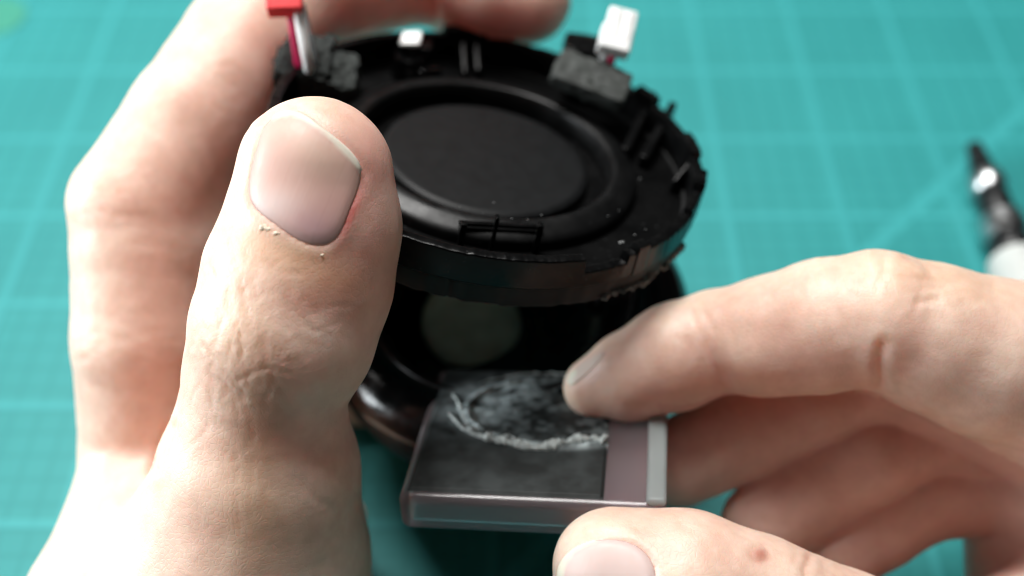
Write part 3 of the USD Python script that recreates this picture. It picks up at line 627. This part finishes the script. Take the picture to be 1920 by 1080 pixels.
# white plug
WP = thing('wire_plug', 'white plastic plug standing on the dark rubber pad at the upper right of the ring', 'connector', cp(1140, 105, 206), 'plugs on the headphone frame')
pf = Frame(cp(1160, 62, 204), (0.1, -0.25, -0.96), (1, 0.24, 0.05))
part(WP, 'housing', pf.mesh(rbox(4.6, 7.4, 3.0, 0.3)), M['white'], 30)
part(WP, 'collar', pf.mesh(turn(rbox(4.9, 4.2, 3.2, 0.25), 0, (-0.4, -1.6, 0.1))), M['white'], 30)
for k in range(2): part(WP, 'ridge', pf.mesh(turn(rbox(0.5, 4.8, 0.5, 0.15), 0, (-1.0 + 2 * k, 0.8, 1.6))), M['white'], 30)
part(WP, 'wire', tube(spline([cp(1137, 90, 205), cp(1133, 108, 205.5), cp(1128, 126, 208)], 12), 0.7, 10), M['white'], True, label='white wire')
part(WP, 'wire', tube(spline([cp(1154, 92, 204.5), cp(1149, 108, 204.8), cp(1143, 124, 208)], 12), 0.6, 10), M['redwire'], True, label='short red wire end')

# ------------------------------------------------------------------ the open cup below
n2v = np.array([-0.06, -0.70, -0.71])
CF = Frame(cp(944, 552, 206), n2v, k=0.965)
CU = thing('headphone_cup', 'glossy black headphone cup lying open under the ring, grey-green pad inside', 'headphone part', CF.c)
tor = [(25.3 + 5.6 * math.cos(t), -3.7 + 4.6 * math.sin(t)) for t in np.linspace(-0.1, 2.6, 30)]
part(CU, 'shell', CF.mesh(lathe([(0.001, -21.4), (14, -21.2), (21, -20.2), (25.5, -17.8), (28.5, -14.0), (30.2, -9.0), (30.7, -4.6), (30.0, -4.3), (29.0, -8.0), (20.0, -10.2), (12, -11.6), (0.001, -11.9)], 200)), M['floor'], 45)
part(CU, 'lip', CF.mesh(lathe(tor + [(20.1, -1.9), (19.8, -3.2), (19.2, -3.7), (18.8, -5.2), (18.0, -6.0), (17.6, -7.4), (16.2, -9.5), (12, -10.6), (0.001, -10.9), (0.001, -11.3), (12, -11.1), (20, -9.6), (30.2, -4.2)], 200)), M['lip'], 45)
part(CU, 'rim_bead', CF.mesh(lathe([(21.9 + 0.6 * math.cos(t), 0.0 + 0.6 * math.sin(t)) for t in np.linspace(0, 2 * math.pi, 12, endpoint=False)], 160)), M['black'], True)
def lathe_pad(fr): return fr.mesh(lathe([(0.001, 1.5), (4, 1.35), (6.6, 0.9), (8.0, 0.1), (8.4, -1.0), (8.0, -2.0), (0.001, -2.2)], 64))
c = CF.hit(886, 603, -8.0)
pd = Frame(CF.out(np.array([c[0], c[1], -8.0])), n2v + np.array([0.25, 0.25, -0.3]))
part(CU, 'felt_pad', lathe_pad(pd), M['pad'], True)
for px, py in ((1030, 575), (1110, 562)):
    c = CF.hit(px, py, -7); part(CU, 'pin', CF.mesh(turn(lathe([(0.001, 2.4), (0.5, 2.4), (0.7, 2.1), (0.8, -3), (0.001, -3)], 20), 0, (c[0], c[1], -6))), M['black'], 40)
c = CF.hit(1178, 545, -5); part(CU, 'screw_boss', CF.mesh(turn(lathe([(0.6, 1.5), (1.6, 1.5), (1.8, 1.2), (1.9, -3), (0.6, -3)], 28), 0, (c[0], c[1], -5))), M['gloss'], 40)

# ------------------------------------------------------------------ the clear block in the right hand
A, B, Cb = cp(744, 930, 167), cp(1250, 953, 162), cp(822, 690, 197)
e1 = B - A; W = np.linalg.norm(e1); e2 = Cb - A
nb_ = np.cross(e1, e2); nb_ /= np.linalg.norm(nb_)
if nb_[2] > 0: nb_ = -nb_
BF = Frame(A, nb_, e1); D2 = abs(e2 @ BF.v); BF.c = A + e1 / 2 + BF.v * D2 / 2
TH = 5.8
BK = thing('clear_block', 'clear plastic block with a torn dark pad on its top, pinched by the right hand', 'plastic block', BF.c)
bo = turn(rbox(W, D2, TH, 1.3, 6), 0, (0, 0, -TH / 2)); bi = turn(rbox(W - 2.4, D2 - 2.4, TH - 2.2, 0.6, 4), 0, (0, 0, -TH / 2))
part(BK, 'body', BF.mesh(merge(bo, (bi[0], bi[1][:, ::-1]))), M['clear'], 40)
hit = lambda px, py: BF.hit(px, py, 0.3)
x1 = hit(1136, 880)[0]; y0 = hit(940, 925)[1]; xl = hit(775, 880)[0]; y1 = hit(950, 694)[1]
nx, ny = 150, 140
X, Y = np.meshgrid(np.linspace(xl, x1, nx), np.linspace(y0, y1, ny), indexing='ij')
cc = hit(1045, 772); r_out = np.array([hit(1045, 836)[1] - cc[1], hit(880, 772)[0] - cc[0]])
rho = np.hypot((X - cc[0]) / abs(r_out[1]), (Y - cc[1]) / abs(r_out[0])); pt = np.stack([X, Y, X * 0], -1)
rough = meshkit.fbm(pt / 2.2, 5, 21) - 0.5; fine = meshkit.fbm(pt / 0.5, 3, 22) - 0.5
Z = 0.35 + 0.10 * fine * (rho < 1.05) + np.where(rho < 1, 0.5 * rough - 0.1, 0.05 * rough) + 0.35 * np.exp(-((rho - 1.03) / 0.05) ** 2) * (0.4 + 1.6 * meshkit.noise(pt / 1.0, 23))
edge = np.minimum.reduce([np.linspace(0, 1, nx)[:, None] + 0 * Y, 1 - np.linspace(0, 1, nx)[:, None] + 0 * Y, np.linspace(0, 1, ny)[None] + 0 * X, 1 - np.linspace(0, 1, ny)[None] + 0 * X])
Z = np.where(edge < 0.008, 0.02, Z)
v = np.stack([X, Y, Z], -1).reshape(-1, 3); I, J = np.meshgrid(np.arange(nx - 1), np.arange(ny - 1), indexing='ij'); I, J = I.ravel(), J.ravel()
f = np.stack([I * ny + J, (I + 1) * ny + J, (I + 1) * ny + J + 1, I * ny + J + 1], 1)
vb = v.copy(); vb[:, 2] = 0.01
rim_i = np.concatenate([np.arange(ny), np.arange(nx) * ny + ny - 1, (nx - 1) * ny + np.arange(ny)[::-1], np.arange(nx)[::-1] * ny])
sd = np.array([[rim_i[k], rim_i[(k + 1) % len(rim_i)], rim_i[(k + 1) % len(rim_i)] + len(v), rim_i[k] + len(v)] for k in range(len(rim_i)) if rim_i[k] != rim_i[(k + 1) % len(rim_i)]])
an = np.arctan2((Y - cc[1]), (X - cc[0]))
scr = np.clip((meshkit.fbm(pt / np.array([1.3, 0.9, 1]), 5, 31) - 0.46) * 5, 0, 1)
leftw = np.exp(-(((X - hit(885, 768)[0]) / 3.4) ** 2 + ((Y - hit(885, 768)[1]) / 4.6) ** 2)) + 0.6 * np.exp(-(((X - hit(950, 735)[0]) / 3.6) ** 2 + ((Y - hit(950, 735)[1]) / 4.0) ** 2))
soft = np.clip((meshkit.fbm(pt / 3.0, 4, 41) - 0.3) * 2.2, 0, 1)
arcn = np.clip(meshkit.fbm(pt / 1.6, 3, 35) * 2.4 - 0.55, 0, 1)
wear = np.clip(scr * 0.16 * (rho < 1.0) + leftw * (1.1 * soft + 0.5 * scr) + 1.0 * np.exp(-((rho - 1.02) / 0.085) ** 2) * arcn * np.where(Y < cc[1], 1.0, 0.3) + 0.05 * soft, 0, 1).reshape(-1, 1)
tp = np.array([0.011, 0.013, 0.0128]) * (1 - wear) + wear * np.array([0.50, 0.58, 0.59])
M['padtint'] = mat('torn_pad', {'g': ('geometry', {}), 't': ('attribute', {'attribute': 'tint'}), 'n': ('noise_texture', {'scale': 1400, 'detail': 4.0}), 'b': ('bump', {'strength': 0.5, 'distance': 0.0001}), 'p': ('principled_bsdf', {'roughness': 0.6, 'specular_ior_level': 0.25})},
    [('t.color', 'p.base_color'), ('g.position', 'n.vector'), ('n.fac', 'b.height'), ('b.normal', 'p.normal')])
pdp = part(BK, 'dark_pad', BF.mesh((np.vstack([v, vb]), np.vstack([f, f[:, ::-1] + len(v), sd]))), M['padtint'], True, np.vstack([tp, tp * 0 + 0.02]))
def shred(pts, n, rr, seed):
    r = np.random.default_rng(seed); p = np.array([[*hit(*q), 0.42] for q in pts]); p = spline(p, n)
    p[:, :2] += r.normal(0, 0.07, (n, 2)); p[:, 2] += r.normal(0.0, 0.08, n)
    return tube(p, rr * (0.45 + 1.1 * meshkit.noise(np.stack([np.arange(n) * 0.37, np.zeros(n), np.zeros(n)], 1), seed)), 7)
sh = [shred([(850, 742), (866, 770), (878, 798), (896, 818)], 40, 0.34, 1), shred([(880, 806), (918, 824), (960, 832), (1005, 842), (1030, 838)], 60, 0.55, 2), shred([(1010, 843), (1060, 832), (1100, 826), (1134, 830)], 50, 0.7, 3),
      shred([(900, 720), (950, 708), (1000, 702), (1060, 703)], 50, 0.12, 4), shred([(842, 778), (858, 792), (875, 810)], 30, 0.3, 5), shred([(940, 828), (955, 818), (965, 822), (958, 832)], 24, 0.14, 7)]
for s_ in sh: part(pdp, 'glue_shred', BF.mesh(s_), M['glue'], True)
xr = hit(1232, 870)[0]
part(BK, 'edge_strip', BF.mesh(turn(rbox(2.6, D2 * 0.98, 1.3, 0.6, 4), 0, (xr, 0, 0.35))), M['frost'], 40)

# ------------------------------------------------------------------ the tool lying on the mat
p0, p1 = mat_cp(1826, 272, 4.0), mat_cp(1925, 548, 5.5)
TL = thing('pen_tool', 'slim black pen-shaped tool with two shiny metal rings lying on the mat', 'tool', mat_cp(1880, 420))
ax = (p1 - p0); LN = np.linalg.norm(ax); ax /= LN; TF = Frame(p0, ax, (1, 0, 0))
def seg(name, pr, m_): part(TL, name, TF.mesh(lathe([(0.001, pr[0][1])] + [(1.22 * r_, h_) for r_, h_ in pr] + [(0.001, pr[-1][1])], 40)), M[m_], 40)
T_ = lambda py: (lambda a: float((mat_cp(1826 + (py - 272) * 0.36, py, 4.5) - p0) @ ax))(0)
seg('tip', [(0.7, 0), (1.5, 0.6), (1.9, T_(300)), (2.3, T_(330))], 'toolblack')
seg('metal_ring', [(2.5, T_(330)), (3.2, T_(336)), (3.3, T_(352)), (2.6, T_(362))], 'chrome')
seg('barrel', [(2.5, T_(362)), (2.9, T_(375)), (2.9, T_(400)), (2.6, T_(412))], 'toolblack')
seg('metal_ring', [(2.8, T_(412)), (3.9, T_(418)), (4.0, T_(440)), (3.0, T_(450))], 'chrome')
seg('grip', [(3.0, T_(450)), (3.6, T_(458)), (3.6, T_(482)), (3.2, T_(490))], 'toolblack')
seg('white_end', [(3.6, T_(490)), (4.6, T_(497)), (5.0, T_(520)), (5.2, LN + 8), (4.6, LN + 9)], 'ivory')
